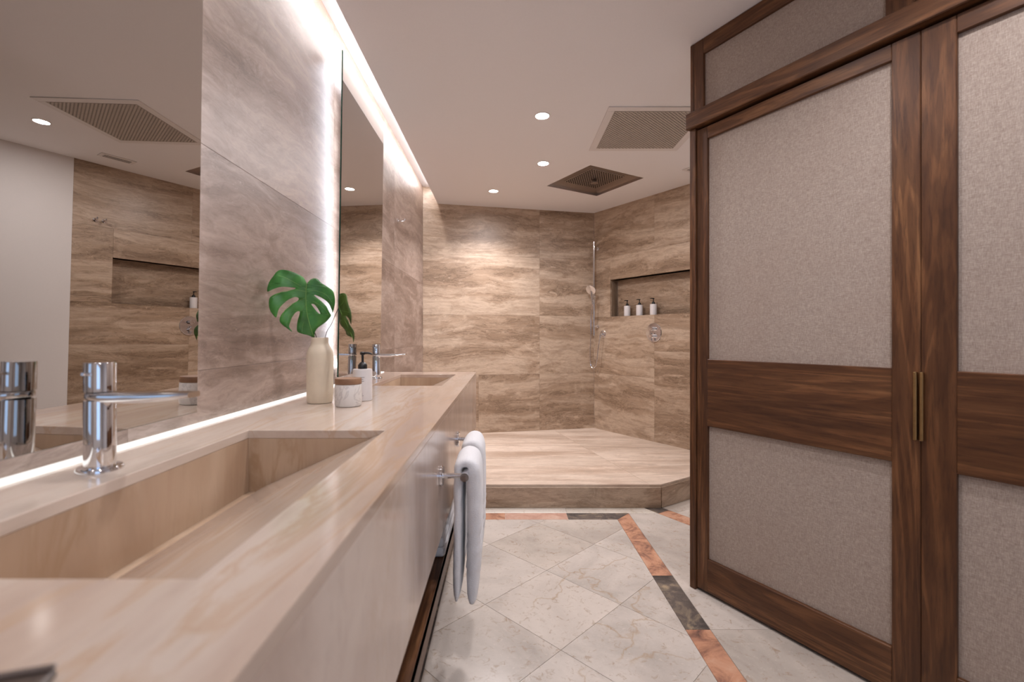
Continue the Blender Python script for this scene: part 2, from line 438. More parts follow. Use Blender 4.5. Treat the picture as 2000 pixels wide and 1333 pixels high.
# right of the stripe, up to the second stripe that runs parallel to the slanted wall
S2 = Vector((.958, 3.0)); far = [(Vector(S2)-RD*1.2), (Vector(S2)+RD*6)]
off = -RN*.105
reg_l = [(SX1, -1.5), (6, -1.5), (6, PF+.2), (.96, PF+.2), (SX1, BY1)]
seamY = [3.4, 1.793, .70, -.4, -1.5]
def room_clip(p):
    q = clip_to(p, ROOM[:2]+[(3.4, -1.5), (3.4, 1.0)]+ROOM[3:]) if False else p
    return q
l2a, l2b = far[0], far[1]
for k in range(4):
    for x0_, x1_ in ((SX1, 1.5), (1.5, 2.1), (2.1, 2.7), (2.7, 3.3)):
        p = [(x0_, seamY[k+1]), (x1_, seamY[k+1]), (x1_, seamY[k]), (x0_, seamY[k])]
        a = clip(p, tuple(l2b), tuple(l2a))          # room side of the second stripe
        if len(a) >= 3 and area(a) < 0: a = a[::-1]
        if len(a) >= 3: a = clip(a, (SX1, BY1), (SX1-1, BY1)) if False else a
        if len(a) >= 3:
            a = clip_to(a, [(-5, -1.5), (5, -1.5), (5, 3.0), (-5, 3.0)]) if k else clip_to(a, [(-5, -1.5), (5, -1.5), (5, BY1), (-5, BY1)])
        if len(a) >= 3: 
            # nothing past the partition line except the passage
            floor_piece(a, 'tile', M['floor'], fl, z0, z1)
for k in range(12):
    a = Vector(S2)-RD*.36+RD*.4*k; b2 = a+RD*.4
    p = [tuple(a), tuple(b2), tuple(b2+off), tuple(a+off)]
    if area(p) < 0: p = p[::-1]
    floor_piece(p, 'border_tile', M[('black', 'orange', 'black', 'pink')[k % 4]], fl, z0, z1)
for k in range(9):
    a = Vector(S2)+off-RD*.5+RD*.6*k; b2 = a+RD*.6
    w_ = (rw(0)-a).dot(-RN)
    p = [tuple(a), tuple(b2), tuple(b2-RN*w_), tuple(a-RN*w_)]
    if area(p) < 0: p = p[::-1]
    floor_piece(p, 'tile', M['floor'], fl, z0, z1)

# ------------------------------------------------------------------ raised shower platform
PK = Vector((1.029, PF)); PE = rw(1.614)
pl_poly = [(XW, PF), tuple(PK), tuple(PE), tuple(CORNER), tuple(BL)]
plat = MB().prism(pl_poly, 0.0, PLAT-.014).build('floor_shower_step', M['grout'], smooth=False)
tag(plat, 'raised travertine shower step with a cut corner at the far end of the room', kind='structure')
ins = [(XW, PF-.002), (PK.x+.001, PF-.002), (PE.x, PE.y), (CORNER.x, CORNER.y), (BL.x, BL.y)]
rows = [PF-.002, 3.29, 3.51, 3.73, 3.95, 4.17, 4.39, 4.61, 5.0]
rr = random.Random(3)
def diag_x(y, k=0): return .96-(y-PF)*.25
for i in range(len(rows)-1):
    ya, yb = rows[i], rows[i+1]
    for xa0, xb0, xa1, xb1 in ((XW, XW, -.22, -.22), (-.22, -.22, diag_x(ya), diag_x(yb)), (diag_x(ya), diag_x(yb), 2.0, 2.0)):
        if xa0 == diag_x(ya) and i % 2: continue
        ya2 = ya; yb2 = yb
        if xa0 == diag_x(ya):
            yb2 = rows[min(i+2, len(rows)-1)]; xb0 = diag_x(yb2)
        p = clip_to([(xa0, ya2), (xa1, ya2), (xb1, yb2), (xb0, yb2)], ins)
        if len(p) >= 3: floor_piece(p, 'platform_tile', M['platform'], plat, PLAT-.016, PLAT, .0007)
def upright(name, a, b2, zz0, zz1, th, mat, parent, nrm):
    a = Vector(a); b2 = Vector(b2); d = b2-a; L = d.length; c = (a+b2)/2+Vector(nrm)*(th/2)
    m = MB().box((0, 0, 0), (L-.001, th, zz1-zz0), bev=.0012)
    return m.build(name, mat, parent, loc=(c.x, c.y, (zz0+zz1)/2), rot=(0, 0, math.atan2(d.y, d.x)))
upright('step_riser', (XW, PF), (PK.x, PF), 0.001, PLAT-.0165, .012, M['wall_stone'], plat, (0, -1))
e = (PE-PK).normalized(); ne = Vector((e.y, -e.x))
upright('step_riser', PK, PE, 0.001, PLAT-.0165, .012, M['wall_stone'], plat, ne)

# ------------------------------------------------------------------ walls
def wall_root(name, a, ang, L, z0_, z1_, mat, th=.08, holes=None):
    """wall object with local x along the wall and local -y towards the room; backing slab behind the tiles"""
    m = MB()
    if not holes: m.box((L/2, .025+th/2, (z0_+z1_)/2), (L, th, z1_-z0_))
    else:
        x0_, x1_, h0, h1, dep = holes
        for (xa, xb, za, zb) in ((0, x0_, z0_, z1_), (x1_, L, z0_, z1_), (x0_, x1_, z0_, h0), (x0_, x1_, h1, z1_)):
            m.box(((xa+xb)/2, .025+th/2, (za+zb)/2), (xb-xa, th, zb-za))
    o = m.build(name, mat, None, loc=(a[0], a[1], 0), rot=(0, 0, ang), smooth=False)
    return tag(o, kind='structure')
def wtile(parent, xa, xb, za, zb, mat, name='tile', y=0.0, th=.024, g_=.0007, bev=.0006):
    m = MB().box((0, 0, 0), (xb-xa-g_, th, zb-za-g_), bev=bev)
    return m.build(name, mat, parent, loc=((xa+xb)/2, y+th/2, (za+zb)/2))
# left wall: local x runs from far to near so that -y faces the room
LW0 = BL.y
wl = wall_root('wall_left', (XW, -1.5), PI/2, LW0+1.5, 0, TOP, M['grout_dark'])
# local +y must point away from the room (towards -X)
zr = [0, .44, 1.04, 1.64, TOP]
cuts = {0: [0, 1.29, 2.49, 3.69, 4.89, LW0+1.5]}
for i in range(4):
    c = cuts[0]
    for k in range(len(c)-1): wtile(wl, c[k], c[k+1], zr[i], zr[i+1], M['left_stone'])
# back wall
wb = wall_root('wall_back', (BL.x, BL.y), math.atan2(BD.y, BD.x), BLEN, 0, TOP, M['grout_dark'])
zb = [.0, .74, 1.342, 1.942, TOP]
s54 = (Vector((.366, 4.831))-BL).dot(BD)
for i in range(4):
    if i == 0: wtile(wb, 0, s54-.64, zb[i], zb[i+1], M['wall_stone']); wtile(wb, s54-.64, s54, zb[i], zb[i+1], M['wall_stone'])
    else: wtile(wb, 0, s54, zb[i], zb[i+1], M['wall_stone'])
    wtile(wb, s54, BLEN, zb[i], zb[i+1], M['wall_stone'])
# right shower wall with its niche
RL = 1.614; N0, N1, NZ0, NZ1, ND = .2333, 1.357, 1.329, 1.706, .11
wr = wall_root('wall_right', (CORNER.x, CORNER.y), math.atan2(RD.y, RD.x), RL, 0, TOP, M['grout_dark'], holes=(N0, N1, NZ0, NZ1, ND))
for (xa, xb, za, zb_) in ((0, .781, 0, .74), (.781, RL, 0, .99), (0, .781, .74, NZ0), (.781, RL, .99, NZ0),
                          (0, N0, NZ0, 1.942), (N0, N1, NZ1, 1.942), (N1, RL, NZ0, 1.942), (0, .781, 1.942, TOP), (.781, RL, 1.942, TOP)):
    wtile(wr, xa, xb, za, zb_, M['wall_stone'])
wtile(wr, N0, N1, NZ0-.02, NZ1+.02, M['wall_stone'], 'niche_back', y=ND)
for zc, nm in ((NZ0-.012, 'niche_shelf'), (NZ1+.012, 'niche_lintel')):
    MB().box((0, 0, 0), (N1-N0, ND-.026, .024)).build(nm, M['wall_stone'], wr, loc=((N0+N1)/2, .025+(ND-.026)/2, zc))
for xc in (N0-.012, N1+.012):
    MB().box((0, 0, 0), (.024, ND-.026, NZ1-NZ0)).build('niche_cheek', M['wall_stone_z'], wr, loc=(xc, .025+(ND-.026)/2, (NZ0+NZ1)/2))
# plaster continuation and the walls that close the room
def plain_wall(name, a, b2, z1_=TOP, th=.1):
    a = Vector(a); b2 = Vector(b2); d = b2-a
    o = MB().box((d.length/2, th/2, z1_/2), (d.length, th, z1_)).build(name, M['plaster'], None, loc=(a.x, a.y, 0), rot=(0, 0, math.atan2(d.y, d.x)), smooth=False)
    return tag(o, kind='structure')
plain_wall('wall_passage', rw(RL), E_)
plain_wall('wall_passage_end', E_, F_)
plain_wall('wall_partition_front', P0+PDIR*1.66, PEND)
# rear wall behind the camera with an unseen daylight window
wx0, wx1, wz0, wz1 = .1, 1.3, .9, 2.1
m = MB(); X0, X1 = XW, PEND.x
for xa, xb, za, zb_ in ((X0, wx0, 0, TOP), (wx1, X1, 0, TOP), (wx0, wx1, 0, wz0), (wx0, wx1, wz1, TOP)): m.box(((xa+xb)/2, -1.55, (za+zb_)/2), (xb-xa, .1, zb_-za))
tag(m.build('wall_rear', M['plaster'], smooth=False), kind='structure')
win = MB()  # unseen glowing window, added to give the taps blue reflections
for xa, xb, za, zb_ in ((wx0, wx0+.05, wz0, wz1), (wx1-.05, wx1, wz0, wz1), (wx0+.05, wx1-.05, wz0, wz0+.05), (wx0+.05, wx1-.05, wz1-.05, wz1), (.675, .725, wz0+.05, wz1-.05)):
    win.box(((xa+xb)/2, -1.54, (za+zb_)/2), (xb-xa, .05, zb_-za), bev=.004)
win = win.build('added_window_1', M['white_metal']); tag(win, kind='structure')
MB().box((.7, -1.57, 1.5), (1.16, .01, 1.16)).build('pane', M['added_glow'], win)

# ceiling with the opening of the rain shower, and the light cove beside the mirror wall
RC = Vector((.761, 3.959)); RA = math.atan2(-.493, .288); RH = .286
rc_ = [RC+Vector((math.cos(RA+PI/4+k*PI/2), math.sin(RA+PI/4+k*PI/2)))*RH*math.sqrt(2) for k in range(4)]
outer = [Vector((CX, -1.5)), Vector((PEND.x, -1.5)), Vector(F_), Vector(E_), Vector(CORNER), BL+BD*((CX-XW)/BD.x)]
V3 = [p.to_3d() for p in outer]; H3 = [p.to_3d() for p in rc_]
tri = tessellate_polygon([V3, H3]); allp = V3+H3
m = MB(); m.add([(p.x, p.y, CEIL) for p in allp], [tuple(t_) for t_ in tri]); m.add([(p.x, p.y, CEIL+.012) for p in allp], [tuple(t_) for t_ in tri])
ce = m.build('ceiling', M['ceiling'], smooth=False); tag(ce, kind='structure')
yb_ = outer[-1].y
MB().box((CX+.006, (yb_-1.5)/2, (CEIL+TOP)/2+.006), (.012, yb_+1.5, TOP-CEIL-.012)).build('cove_upstand', M['ceiling'], ce)
MB().box(((XW+CX)/2, (yb_-1.5)/2, TOP+.01), (CX-XW+.03, yb_+1.5, .02)).build('cove_top', M['ceiling'], ce)
led = MB().box((0, 0, 0), (.018, yb_+1.3, .008)).build('cove_light_strip', M['led_cove'], None, loc=(-.69, (yb_-1.5)/2, TOP-.006))
tag(led, 'long white light strip hidden in the ceiling cove above the mirrors', 'light strip')

# ------------------------------------------------------------------ partition with transom, and the folding doors
OFF = .8
pt = empty('wall_partition', (P0.x, P0.y, 0), PANG); tag(pt, kind='structure')
def member(name, x0_, x1_, za, zb_, y0_, y1_, mat, parent, bev=.002):
    return MB().box((0, 0, 0), (x1_-x0_, y1_-y0_, zb_-za), bev=bev).build(name, mat, parent, loc=((x0_+x1_)/2, (y0_+y1_)/2, (za+zb_)/2))
WX, WZ = M['walnut_x'], M['walnut_z']
member('jamb', 0, .030, 0, 2.057, -.004, .09, WZ, pt)
member('jamb', 1.602, 1.66, 0, 2.057, -.004, .09, WZ, pt)
member('beam', -.008, 1.66, 2.057, 2.128, -.022, .07, WX, pt, .003)
member('transom_jamb', 0, .020, 2.128, CEIL-.001, 0, .07, WZ, pt)
member('transom_stile', .0205, .068, 2.128, CEIL-.001, 0, .05, WZ, pt)
member('transom_rail', .068, .730, 2.372, CEIL-.001, 0, .05, WX, pt)
member('linen_panel', .066, .732, 2.126, 2.375, .014, .03, M['linen'], pt, .0)
member('transom_stile', .730, .8035, 2.128, CEIL-.001, 0, .05, WZ, pt)
member('transom_stile', .8045, .878, 2.128, CEIL-.001, 0, .05, WZ, pt)
member('transom_rail', .878, 1.585, 2.372, CEIL-.001, 0, .05, WX, pt)
member('linen_panel', .876, 1.587, 2.126, 2.375, .014, .03, M['linen'], pt, .0)
member('transom_stile', 1.585, 1.66, 2.128, CEIL-.001, 0, .05, WZ, pt)
member('backing', .0, 1.66, 2.13, CEIL-.002, .052, .066, M['dark'], pt)
member('backing', .03, 1.60, 0.002, 2.056, .058, .07, M['dark'], pt)
def door(name, x0_, x1_, sl, sr, handle):
    d = empty(name, (P0.x+PDIR.x*x0_, P0.y+PDIR.y*x0_, 0), PANG); L = x1_-x0_; tag(d, kind='structure')
    y0_, y1_ = .004, .044; zt = 2.046; zb_ = .012
    member('stile', 0, sl, zb_, zt, y0_, y1_, WZ, d); member('stile', L-sr, L, zb_, zt, y0_, y1_, WZ, d)
    for a, b2, in ((zb_, .156), (.737, 1.03), (1.994, zt)): member('rail', sl, L-sr, a, b2, y0_, y1_, WX, d)
    for a, b2 in ((.154, .739), (1.028, 1.996)): member('linen_panel', sl-.002, L-sr+.002, a, b2, y0_+.014, y1_-.008, M['linen'], d, 0)
    hx = L-.009 if handle == 'r' else .005
    h = MB().box((0, 0, 0), (.009, .016, .205), bev=.002).build('pull_handle', M['brass'], d, loc=(hx, y0_-.008, .92)); tag(h, 'slim aged brass pull')
    return d
tag(door('door_1', .0324, .8160, .0523, .0713, 'r'), 'walnut framed door leaf with linen panels, nearer the shower')
tag(door('door_2', .8172, 1.6000, .0800, .0713, 'l'), 'walnut framed door leaf with linen panels at the right edge of the view')

# ------------------------------------------------------------------ vanity
VX0, VX1, VY0, VY1, VZ = XW+.001, -.181, .20, 2.99, .90
van = empty('vanity', (0, 0, 0)); tag(van, 'long floating travertine vanity with two ramp sinks and a walnut shelf below', 'vanity')
SX = (-.625, -.292); SY = [(.4425, 1.1375), (2.158, 2.805)]
m = MB(); TH = .02
xc = [VX0, SX[0], SX[1], VX1]; yc = [VY0, SY[0][0], SY[0][1], SY[1][0], SY[1][1], VY1]
def gv(i, j): return i*6+j
vs = [(x, y, VZ) for x in xc for y in yc]+[(x, y, VZ-TH) for x in xc for y in yc]; fs = []
for i in range(3):
    for j in range(5):
        if i == 1 and j in (1, 3): continue
        fs.append((gv(i, j), gv(i+1, j), gv(i+1, j+1), gv(i, j+1))); fs.append(tuple(24+k for k in (gv(i, j+1), gv(i+1, j+1), gv(i+1, j), gv(i, j))))
def wallq(a, b2): fs.append((a, b2, b2+24, a+24))
for j in range(5): wallq(gv(0, j), gv(0, j+1)); wallq(gv(3, j), gv(3, j+1))
for i in range(3): wallq(gv(i, 0), gv(i+1, 0)); wallq(gv(i, 5), gv(i+1, 5))
for j in (1, 3):
    wallq(gv(1, j), gv(1, j+1)); wallq(gv(2, j), gv(2, j+1)); wallq(gv(1, j), gv(2, j)); wallq(gv(1, j+1), gv(2, j+1))
m.add(vs, fs); top = m.build('countertop', M['counter'], van, smooth=False)
bv = top.modifiers.new('soft_edges', 'BEVEL'); bv.width = .0016; bv.segments = 2; bv.limit_method = 'ANGLE'
# mitred front apron and end pieces
AZ = .552
MB().box((0, 0, 0), (.02, VY1-VY0, VZ-TH-AZ), bev=.0006).build('front_apron', M['apron'], van, loc=(VX1-.0101, (VY0+VY1)/2, (VZ-TH+AZ)/2))
for yy in (VY0+.0101, VY1-.0101):
    MB().box((0, 0, 0), (VX1-VX0-.021, .02, VZ-TH-AZ), bev=.0006).build('end_apron', M['apron'], van, loc=((VX0+VX1-.021)/2, yy, (VZ-TH+AZ)/2))
MB().box((0, 0, 0), (VX1-VX0-.022, VY1-VY0-.042, .02)).build('underside', M['walnut_y'], van, loc=((VX0+VX1-.022)/2, (VY0+VY1)/2, AZ+.011))
for (ya, yb2) in SY:
    L = yb2-ya; yc_ = (ya+yb2)/2
    bs = empty('basin', (0, 0, 0)); bs.parent = van
    zt = VZ-TH; zd = .742
    MB().box((SX[0]-.008, yc_, (zt+zd)/2), (.016, L+.03, zt-zd)).build('basin_wall', M['basin'], bs)
    for yy in (ya-.008, yb2+.008):
        MB().box(((SX[0]+SX[1])/2, yy, (zt+zd)/2), (SX[1]-SX[0], .016, zt-zd)).build('basin_wall', M['basin'], bs)
    # ramp: from the front lip down to the slot
    x_hi, z_hi, x_lo, z_lo = SX[1]+.001, VZ-.004, -.5875, .762
    mm = MB(); q = []
    for yy in (ya+.0005, yb2-.0005): q += [(x_hi, yy, z_hi), (x_lo, yy, z_lo), (x_lo, yy, z_lo-.014), (x_hi, yy, z_hi-.03)]
    mm.add(q, [(0, 1, 2, 3), (7, 6, 5, 4), (0, 4, 5, 1), (1, 5, 6, 2), (2, 6, 7, 3), (3, 7, 4, 0)])
    mm.build('basin_ramp', M['counter'], bs, smooth=False)
    MB().box(((SX[0]+x_lo)/2, yc_, .745), (x_lo-SX[0], L, .01)).build('drain_slot', M['basin'], bs)
# lower shelf
MB().box((0, 0, 0), (.50, VY1-VY0, .03), bev=.002).build('lower_shelf', M['walnut_y'], van, loc=(-.445, (VY0+VY1)/2, .398))
MB().box((0, 0, 0), (.025, VY1-VY0, .073), bev=.002).build('shelf_edge', M['walnut_y'], van, loc=(-.2075+.0, (VY0+VY1)/2, .3775))
for yy in (VY0+.03, 1.625, VY1-.03):
    MB().box((0, 0, 0), (.42, .03, AZ-.413), bev=.002).build('shelf_support', M['walnut_z'], van, loc=(-.52, yy, (AZ+.413)/2))
    MB().box((0, 0, 0), (.36, .03, .341+.04), bev=.002).build('leg', M['walnut_z'], van, loc=(-.60, yy, .1915))
# light channel at the wall
lc = MB().box((0, 0, 0), (.030, VY1-VY0-.02, .004)).build('counter_light_strip', M['led_counter'], None, loc=(XW+.0165, (VY0+VY1)/2, VZ+.0021))
tag(lc, 'slim white light line set along the back of the stone counter', 'light strip')

# ------------------------------------------------------------------ mirrors
def mirror(yA, yB, lab):
    xm, z0_, z1_ = -.7675, .94, 2.455
    o = empty('mirror', (xm, (yA+yB)/2, z0_)); tag(o, lab, 'mirror'); o.rotation_euler = (0, .0145, 0)
    H = z1_-z0_; L = yB-yA
    MB().box((-.0035, 0, H/2), (.005, L, H)).build('glass_edge', M['glass_edge'], o, smooth=False)
    mm = MB(); mm.add([(0, -L/2+.0012, .001), (0, L/2-.0012, .001), (0, L/2-.0012, H-.001), (0, -L/2+.0012, H-.001)], [(0, 1, 2, 3)])
    mm.add([(-.0009, -L/2+.0012, .001), (-.0009, L/2-.0012, .001), (-.0009, L/2-.0012, H-.001), (-.0009, -L/2+.0012, H-.001)], [(3, 2, 1, 0)])
    mm.build('glass', M['mirror'], o, smooth=False)
    MB().box((-.0135, 0, H/2), (.014, L-.14, H-.16)).build('backing_frame', M['white_metal'], o, smooth=False)
    s = MB()
    s.box((-.0125, -L/2+.036, H/2), (.010, .006, H-.075)); s.box((-.0125, L/2-.036, H/2), (.010, .006, H-.075))
    s.box((-.0125, 0, .050), (.010, L-.13, .006)); s.box((-.0125, 0, H-.055), (.010, L-.13, .006))
    s.build('back_light', M['led_mirror'], o, smooth=False)
    return o
mirror(.44, 1.165, 'tall frameless backlit mirror above the near sink, reflecting the niche')
mirror(2.155, 2.885, 'tall frameless backlit mirror above the far sink')

# ------------------------------------------------------------------ taps
def tap(loc, lab, sc=1.0):
    o = empty('basin_tap', loc); tag(o, lab, 'tap', 'chrome basin taps')
    C_ = M['chrome']
    MB().lathe([(.033, 0), (.033, .004), (.031, .007), (.0225, .0078)], 40).build('base_flange', C_, o)
    MB().lathe([(.0222, .006), (.0222, .1195), (.0218, .1205), (.0190, .121)], 40).build('body', C_, o)
    # flat spout, thicker at the body, thinning to the tip
    m = MB(); n = 14; vs = []; N = 16
    for i in range(n+1):
        u = i/n; x = -.024+u*.186; hw = .0225 if u > .15 else .0225*math.sqrt(max(.02, 1-((.15-u)/.15)**2))
        zt_ = .1345; th = .0095 + .0115*math.sin(PI*min(1, u*1.02))**.8*(1-.45*u)
        hw *= 1-.35*max(0, u-.2)
        for k in range(N):
            a = 2*PI*k/N; ca, sa = math.cos(a), math.sin(a)
            yy = hw*math.copysign(abs(ca)**.35, ca); zz = (math.copysign(abs(sa)**.5, sa))*.5+.5
            vs.append((x, yy, zt_-th+th*zz))
    fs = [(i*N+k, i*N+(k+1) % N, (i+1)*N+(k+1) % N, (i+1)*N+k) for i in range(n) for k in range(N)]
    fs += [tuple(reversed(range(N))), tuple(n*N+k for k in range(N))]
    m.add(vs, fs); m.build('spout', C_, o, ang=50)
    MB().lathe([(.0185, .134), (.0222, .1352), (.0222, .1835), (.0215, .185), (.0, .1853)], 40).build('handle', C_, o)
    MB().tube([(0, -.020, .166), (0, -.034, .167)], .0028, 10).build('handle_pin', C_, o)
    return o
tap((-.696, .802, VZ), 'tall round chrome tap with a flat spout at the near sink')
tap((-.700, 2.552, VZ), 'tall round chrome tap with a flat spout at the far sink')

# ------------------------------------------------------------------ things on the counter
vase = empty('vase', (-.637, 1.61, VZ)); tag(vase, 'tall matte cream ceramic vase with a narrow neck on the counter', 'vase')
VS = 1.0
MB().lathe([(.036, 0), (.0405, .002), (.0425, .008), (.0435, .05), (.0440, .10), (.0442, .150), (.0436, .168), (.0410, .180), (.0355, .191), (.0305, .199), (.0283, .206), (.0278, .215), (.0280, .224),
            (.0275, .2252), (.0262, .2245), (.0260, .206), (.038, .170), (.040, .02), (.0, .012)], 48).build('body', M['cream'], vase)
jar = empty('marble_jar', (-.514, 1.535, VZ)); tag(jar, 'small round white marble jar with a brown wooden lid', 'jar')
MB().lathe([(.037, 0), (.0405, .002), (.0425, .007), (.0428, .040), (.0425, .068), (.0415, .072), (.038, .0725)], 48).build('body', M['jar'], jar)
MB().lathe([(.038, .0727), (.0418, .0733), (.0424, .0765), (.0424, .089), (.0412, .0915), (.0, .092)], 48).build('lid', M['wood_lid'], jar)

def pump_bottle(loc, rz, lab, r=.0325, h=.112, group=None, cat='bottle', name='pump_bottle', ptop=.062):
    o = empty(name, loc, rz); tag(o, lab, cat, group)
    MB().lathe([(r*.9, 0), (r*.985, .0015), (r, .006), (r, h-.004), (r*.97, h-.001), (r*.62, h)], 36).build('body', M['white_bottle'], o)
    B = M['black_plastic']; c = r*.47
    MB().lathe([(c, h), (c*1.02, h+.002), (c*1.02, h+.013), (c*.8, h+.0185), (c*.52, h+.023), (c*.38, h+.0245)], 28).build('collar', B, o)
    k = ptop/.062
    pz = h+.0245
    p = MB(); p.lathe([(.0042, pz-.001), (.0042, pz+.024*k), (.0085, pz+.026*k), (.0095, pz+.034*k), (.0060, pz+.0365*k), (0, pz+.037*k)], 20)
    p.tube([(0, 0, pz+.031*k), (.018, 0, pz+.032*k), (.028, 0, pz+.030*k), (.0335, 0, pz+.027*k)], [.0046, .0042, .0034, .0028], 10)
    p.build('pump', B, o)
    q = MB(); rr_ = r+.0004
    for z_, w_ in ((h*.74, .55), (h*.68, .40), (h*.62, .48), (h*.22, .30), (h*.17, .42)):
        n_ = 8; vs = []
        for i in range(n_+1):
            a = -PI/2+(i/n_-.5)*w_*1.6; vs += [(rr_*math.cos(a), rr_*math.sin(a), z_), (rr_*math.cos(a), rr_*math.sin(a), z_+.0016)]
        q.add(vs, [(2*i, 2*i+2, 2*i+3, 2*i+1) for i in range(n_)])
    q.build('label_print', M['print'], o)['kind'] = 'stuff'
    return o
pump_bottle((-.5085, 1.672, VZ), 0.05, 'white soap bottle with black pump behind the marble jar', r=.0335, h=.113)
for s_, lb in ((.412, 'white pump bottle in the shower niche, nearest the corner'), (.566, 'white pump bottle in the shower niche, middle of three'), (.730, 'white pump bottle in the shower niche, above the mixer plate')):
    p = rw(s_, -.050)
    pump_bottle((p.x, p.y, NZ0+.0003), PI+.25, lb, r=.031, h=.103, group='pump bottles in the shower niche', name='pump_bottle', ptop=.055)

# folded dark tray corner at the near left
tr = empty('counter_tray', (-.345, .270, VZ), .30); tag(tr, 'dark grey brown tray corner at the near left end of the counter', 'tray')
mm = MB().box((0, 0, .0035), (.11, .06, .007), bev=.002)
mm.build('tray_body', plain('smoked_stone', (.09, .065, .052), .35), tr)
mm = MB().box((0, .027, .0085), (.11, .005, .003), bev=.001); mm.build('tray_rim', plain('smoked_rim', (.12, .09, .075), .3), tr)

# ------------------------------------------------------------------ monstera leaves
def leaf(name, outline, holes, k, origin, yaw, xstretch, fold, mat, lab, rib, stem_pts, tip_curl=.0, sr=.0016):
    """outline in drawing units; origin = unit position that sits at the leaf's base point"""
    o = empty(name, (0, 0, 0)); tag(o, lab, 'leaf')
    O = [Vector((p.x, p.y, 0)) for p in catmull([Vector(p) for p in outline], 4)]
    Hs = [[Vector((p.x, p.y, 0)) for p in catmull([Vector(p) for p in h], 3)] for h in holes]
    tri = tessellate_polygon([O]+Hs); A = O+[p for h in Hs for p in h]
    bm = bmesh.new(); bvs = [bm.verts.new(p) for p in A]
    for t_ in tri:
        try: bm.faces.new([bvs[i] for i in t_])
        except ValueError: pass
    for _ in range(3):
        lg = [e for e in bm.edges if e.calc_length() > 70]
        if lg: bmesh.ops.subdivide_edges(bm, edges=lg, cuts=1); bmesh.ops.triangulate(bm, faces=[f for f in bm.faces if len(f.verts) > 3])
    ox, oy, base = origin; cy_, sy_ = math.cos(yaw), math.sin(yaw)
    def mp(u, v_, lift=0.):
        x = (u-ox)*k*xstretch; z = (oy-v_)*k
        d = abs(x-(rib[0])*k*0)
        y = fold*abs(x)*(1.0) - .25*abs(x)*x*0 + 1.6*z*z*tip_curl + .003*math.sin(x*95)*math.cos(z*60) - lift
        return Vector((base[0]+x*cy_-y*sy_, base[1]+x*sy_+y*cy_, base[2]+z))
    for v in bm.verts: v.co = mp(v.co.x, v.co.y)
    bmesh.ops.recalc_face_normals(bm, faces=bm.faces[:])
    me = bpy.data.meshes.new('blade'); bm.to_mesh(me); bm.free(); me.materials.append(mat)
    me.polygons.foreach_set('use_smooth', [True]*len(me.polygons))
    b_ = bpy.data.objects.new('blade', me); COL.objects.link(b_); b_.parent = o
    sd = b_.modifiers.new('thickness', 'SOLIDIFY'); sd.thickness = .0009; sd.offset = 0
    if rib[1]:
        mv = MB()
        for line, r_ in rib[1]:
            pts = [mp(u, v_, .0011) for u, v_ in line]
            mv.tube(catmull(pts, 4, False), r_, 6)
        mv.build('leaf_veins', M['leaf_vein'], o)
    MB().tube(catmull([Vector(p) for p in stem_pts], 6, False), sr, 8).build('stem', M['stem'], o)
    return o
# drawing units are 1/7.843 of a photograph pixel; k turns them into metres at the vase
k1 = 1/7.843*1.60/910
def pix(px, py, Y): return Vector(((px-985)/910*Y, Y, CAMZ-(py-657)/910*Y))
out1 = [(700, 345), (665, 270), (610, 225), (520, 180), (420, 147), (330, 140), (275, 170), (225, 240), (175, 310), (148, 390), (145, 470), (230, 430), (330, 400), (440, 400), (545, 418),
        (430, 462), (330, 480), (250, 510), (185, 555), (165, 620), (165, 700), (185, 770), (225, 830), (262, 855), (290, 760), (330, 690), (400, 620), (470, 575), (540, 550), (583, 570), (565, 610),
        (490, 660), (420, 720), (355, 790), (315, 860), (310, 920), (350, 975), (420, 1030), (485, 1075), (440, 1000), (455, 930), (480, 860), (520, 800), (560, 768), (598, 768), (588, 830), (565, 900), (550, 990), (555, 1070), (620, 1105), (700, 1125), (785, 1160),
        (795, 1090), (840, 1010), (930, 940), (990, 875), (1022, 820), (1000, 770), (965, 690), (900, 615), (805, 530), (815, 515), (880, 545), (950, 590), (1000, 650), (1035, 740), (1045, 778),
        (1070, 690), (1083, 600), (1075, 510), (1050, 440), (990, 390), (900, 330), (850, 275), (800, 260), (745, 285), (715, 330)]
hole1 = [(760, 655), (800, 660), (845, 720), (878, 800), (840, 775), (795, 715)]
vt = Vector((-.637, 1.61, VZ+.224))
base1 = pix(510+700/7.843, 510+345/7.843, 1.575)
ribs1 = [([(697, 350), (690, 450), (685, 600), (700, 800), (740, 1000), (780, 1140)], .0011),
         ([(690, 430), (560, 350), (400, 260), (300, 230)], .0005), ([(688, 470), (520, 440), (350, 470), (220, 560)], .0005),
         ([(686, 560), (600, 600), (430, 690), (340, 850)], .0005), ([(690, 640), (620, 760), (480, 760), (400, 950)], .0004),
         ([(688, 470), (800, 450), (950, 500), (1040, 620)], .0005), ([(690, 600), (800, 620), (930, 720), (990, 820)], .0005), ([(705, 820), (640, 950), (620, 1080)], .0004)]
leaf('monstera_leaf', out1, [hole1], k1, (700, 345, base1), math.radians(14), 1/math.cos(math.radians(14)), .22, M['leaf'],
     'large bright green split monstera leaf leaning left out of the vase', (0, ribs1),
     [vt+Vector((-.004, 0, -.20)), vt+Vector((-.010, .0, -.02)), pix(510+800/7.843, 510+1050/7.843, 1.612), pix(597, 600, 1.62), base1+Vector((0, .012, .0)), base1+Vector((0, .001, -.006))], .4)
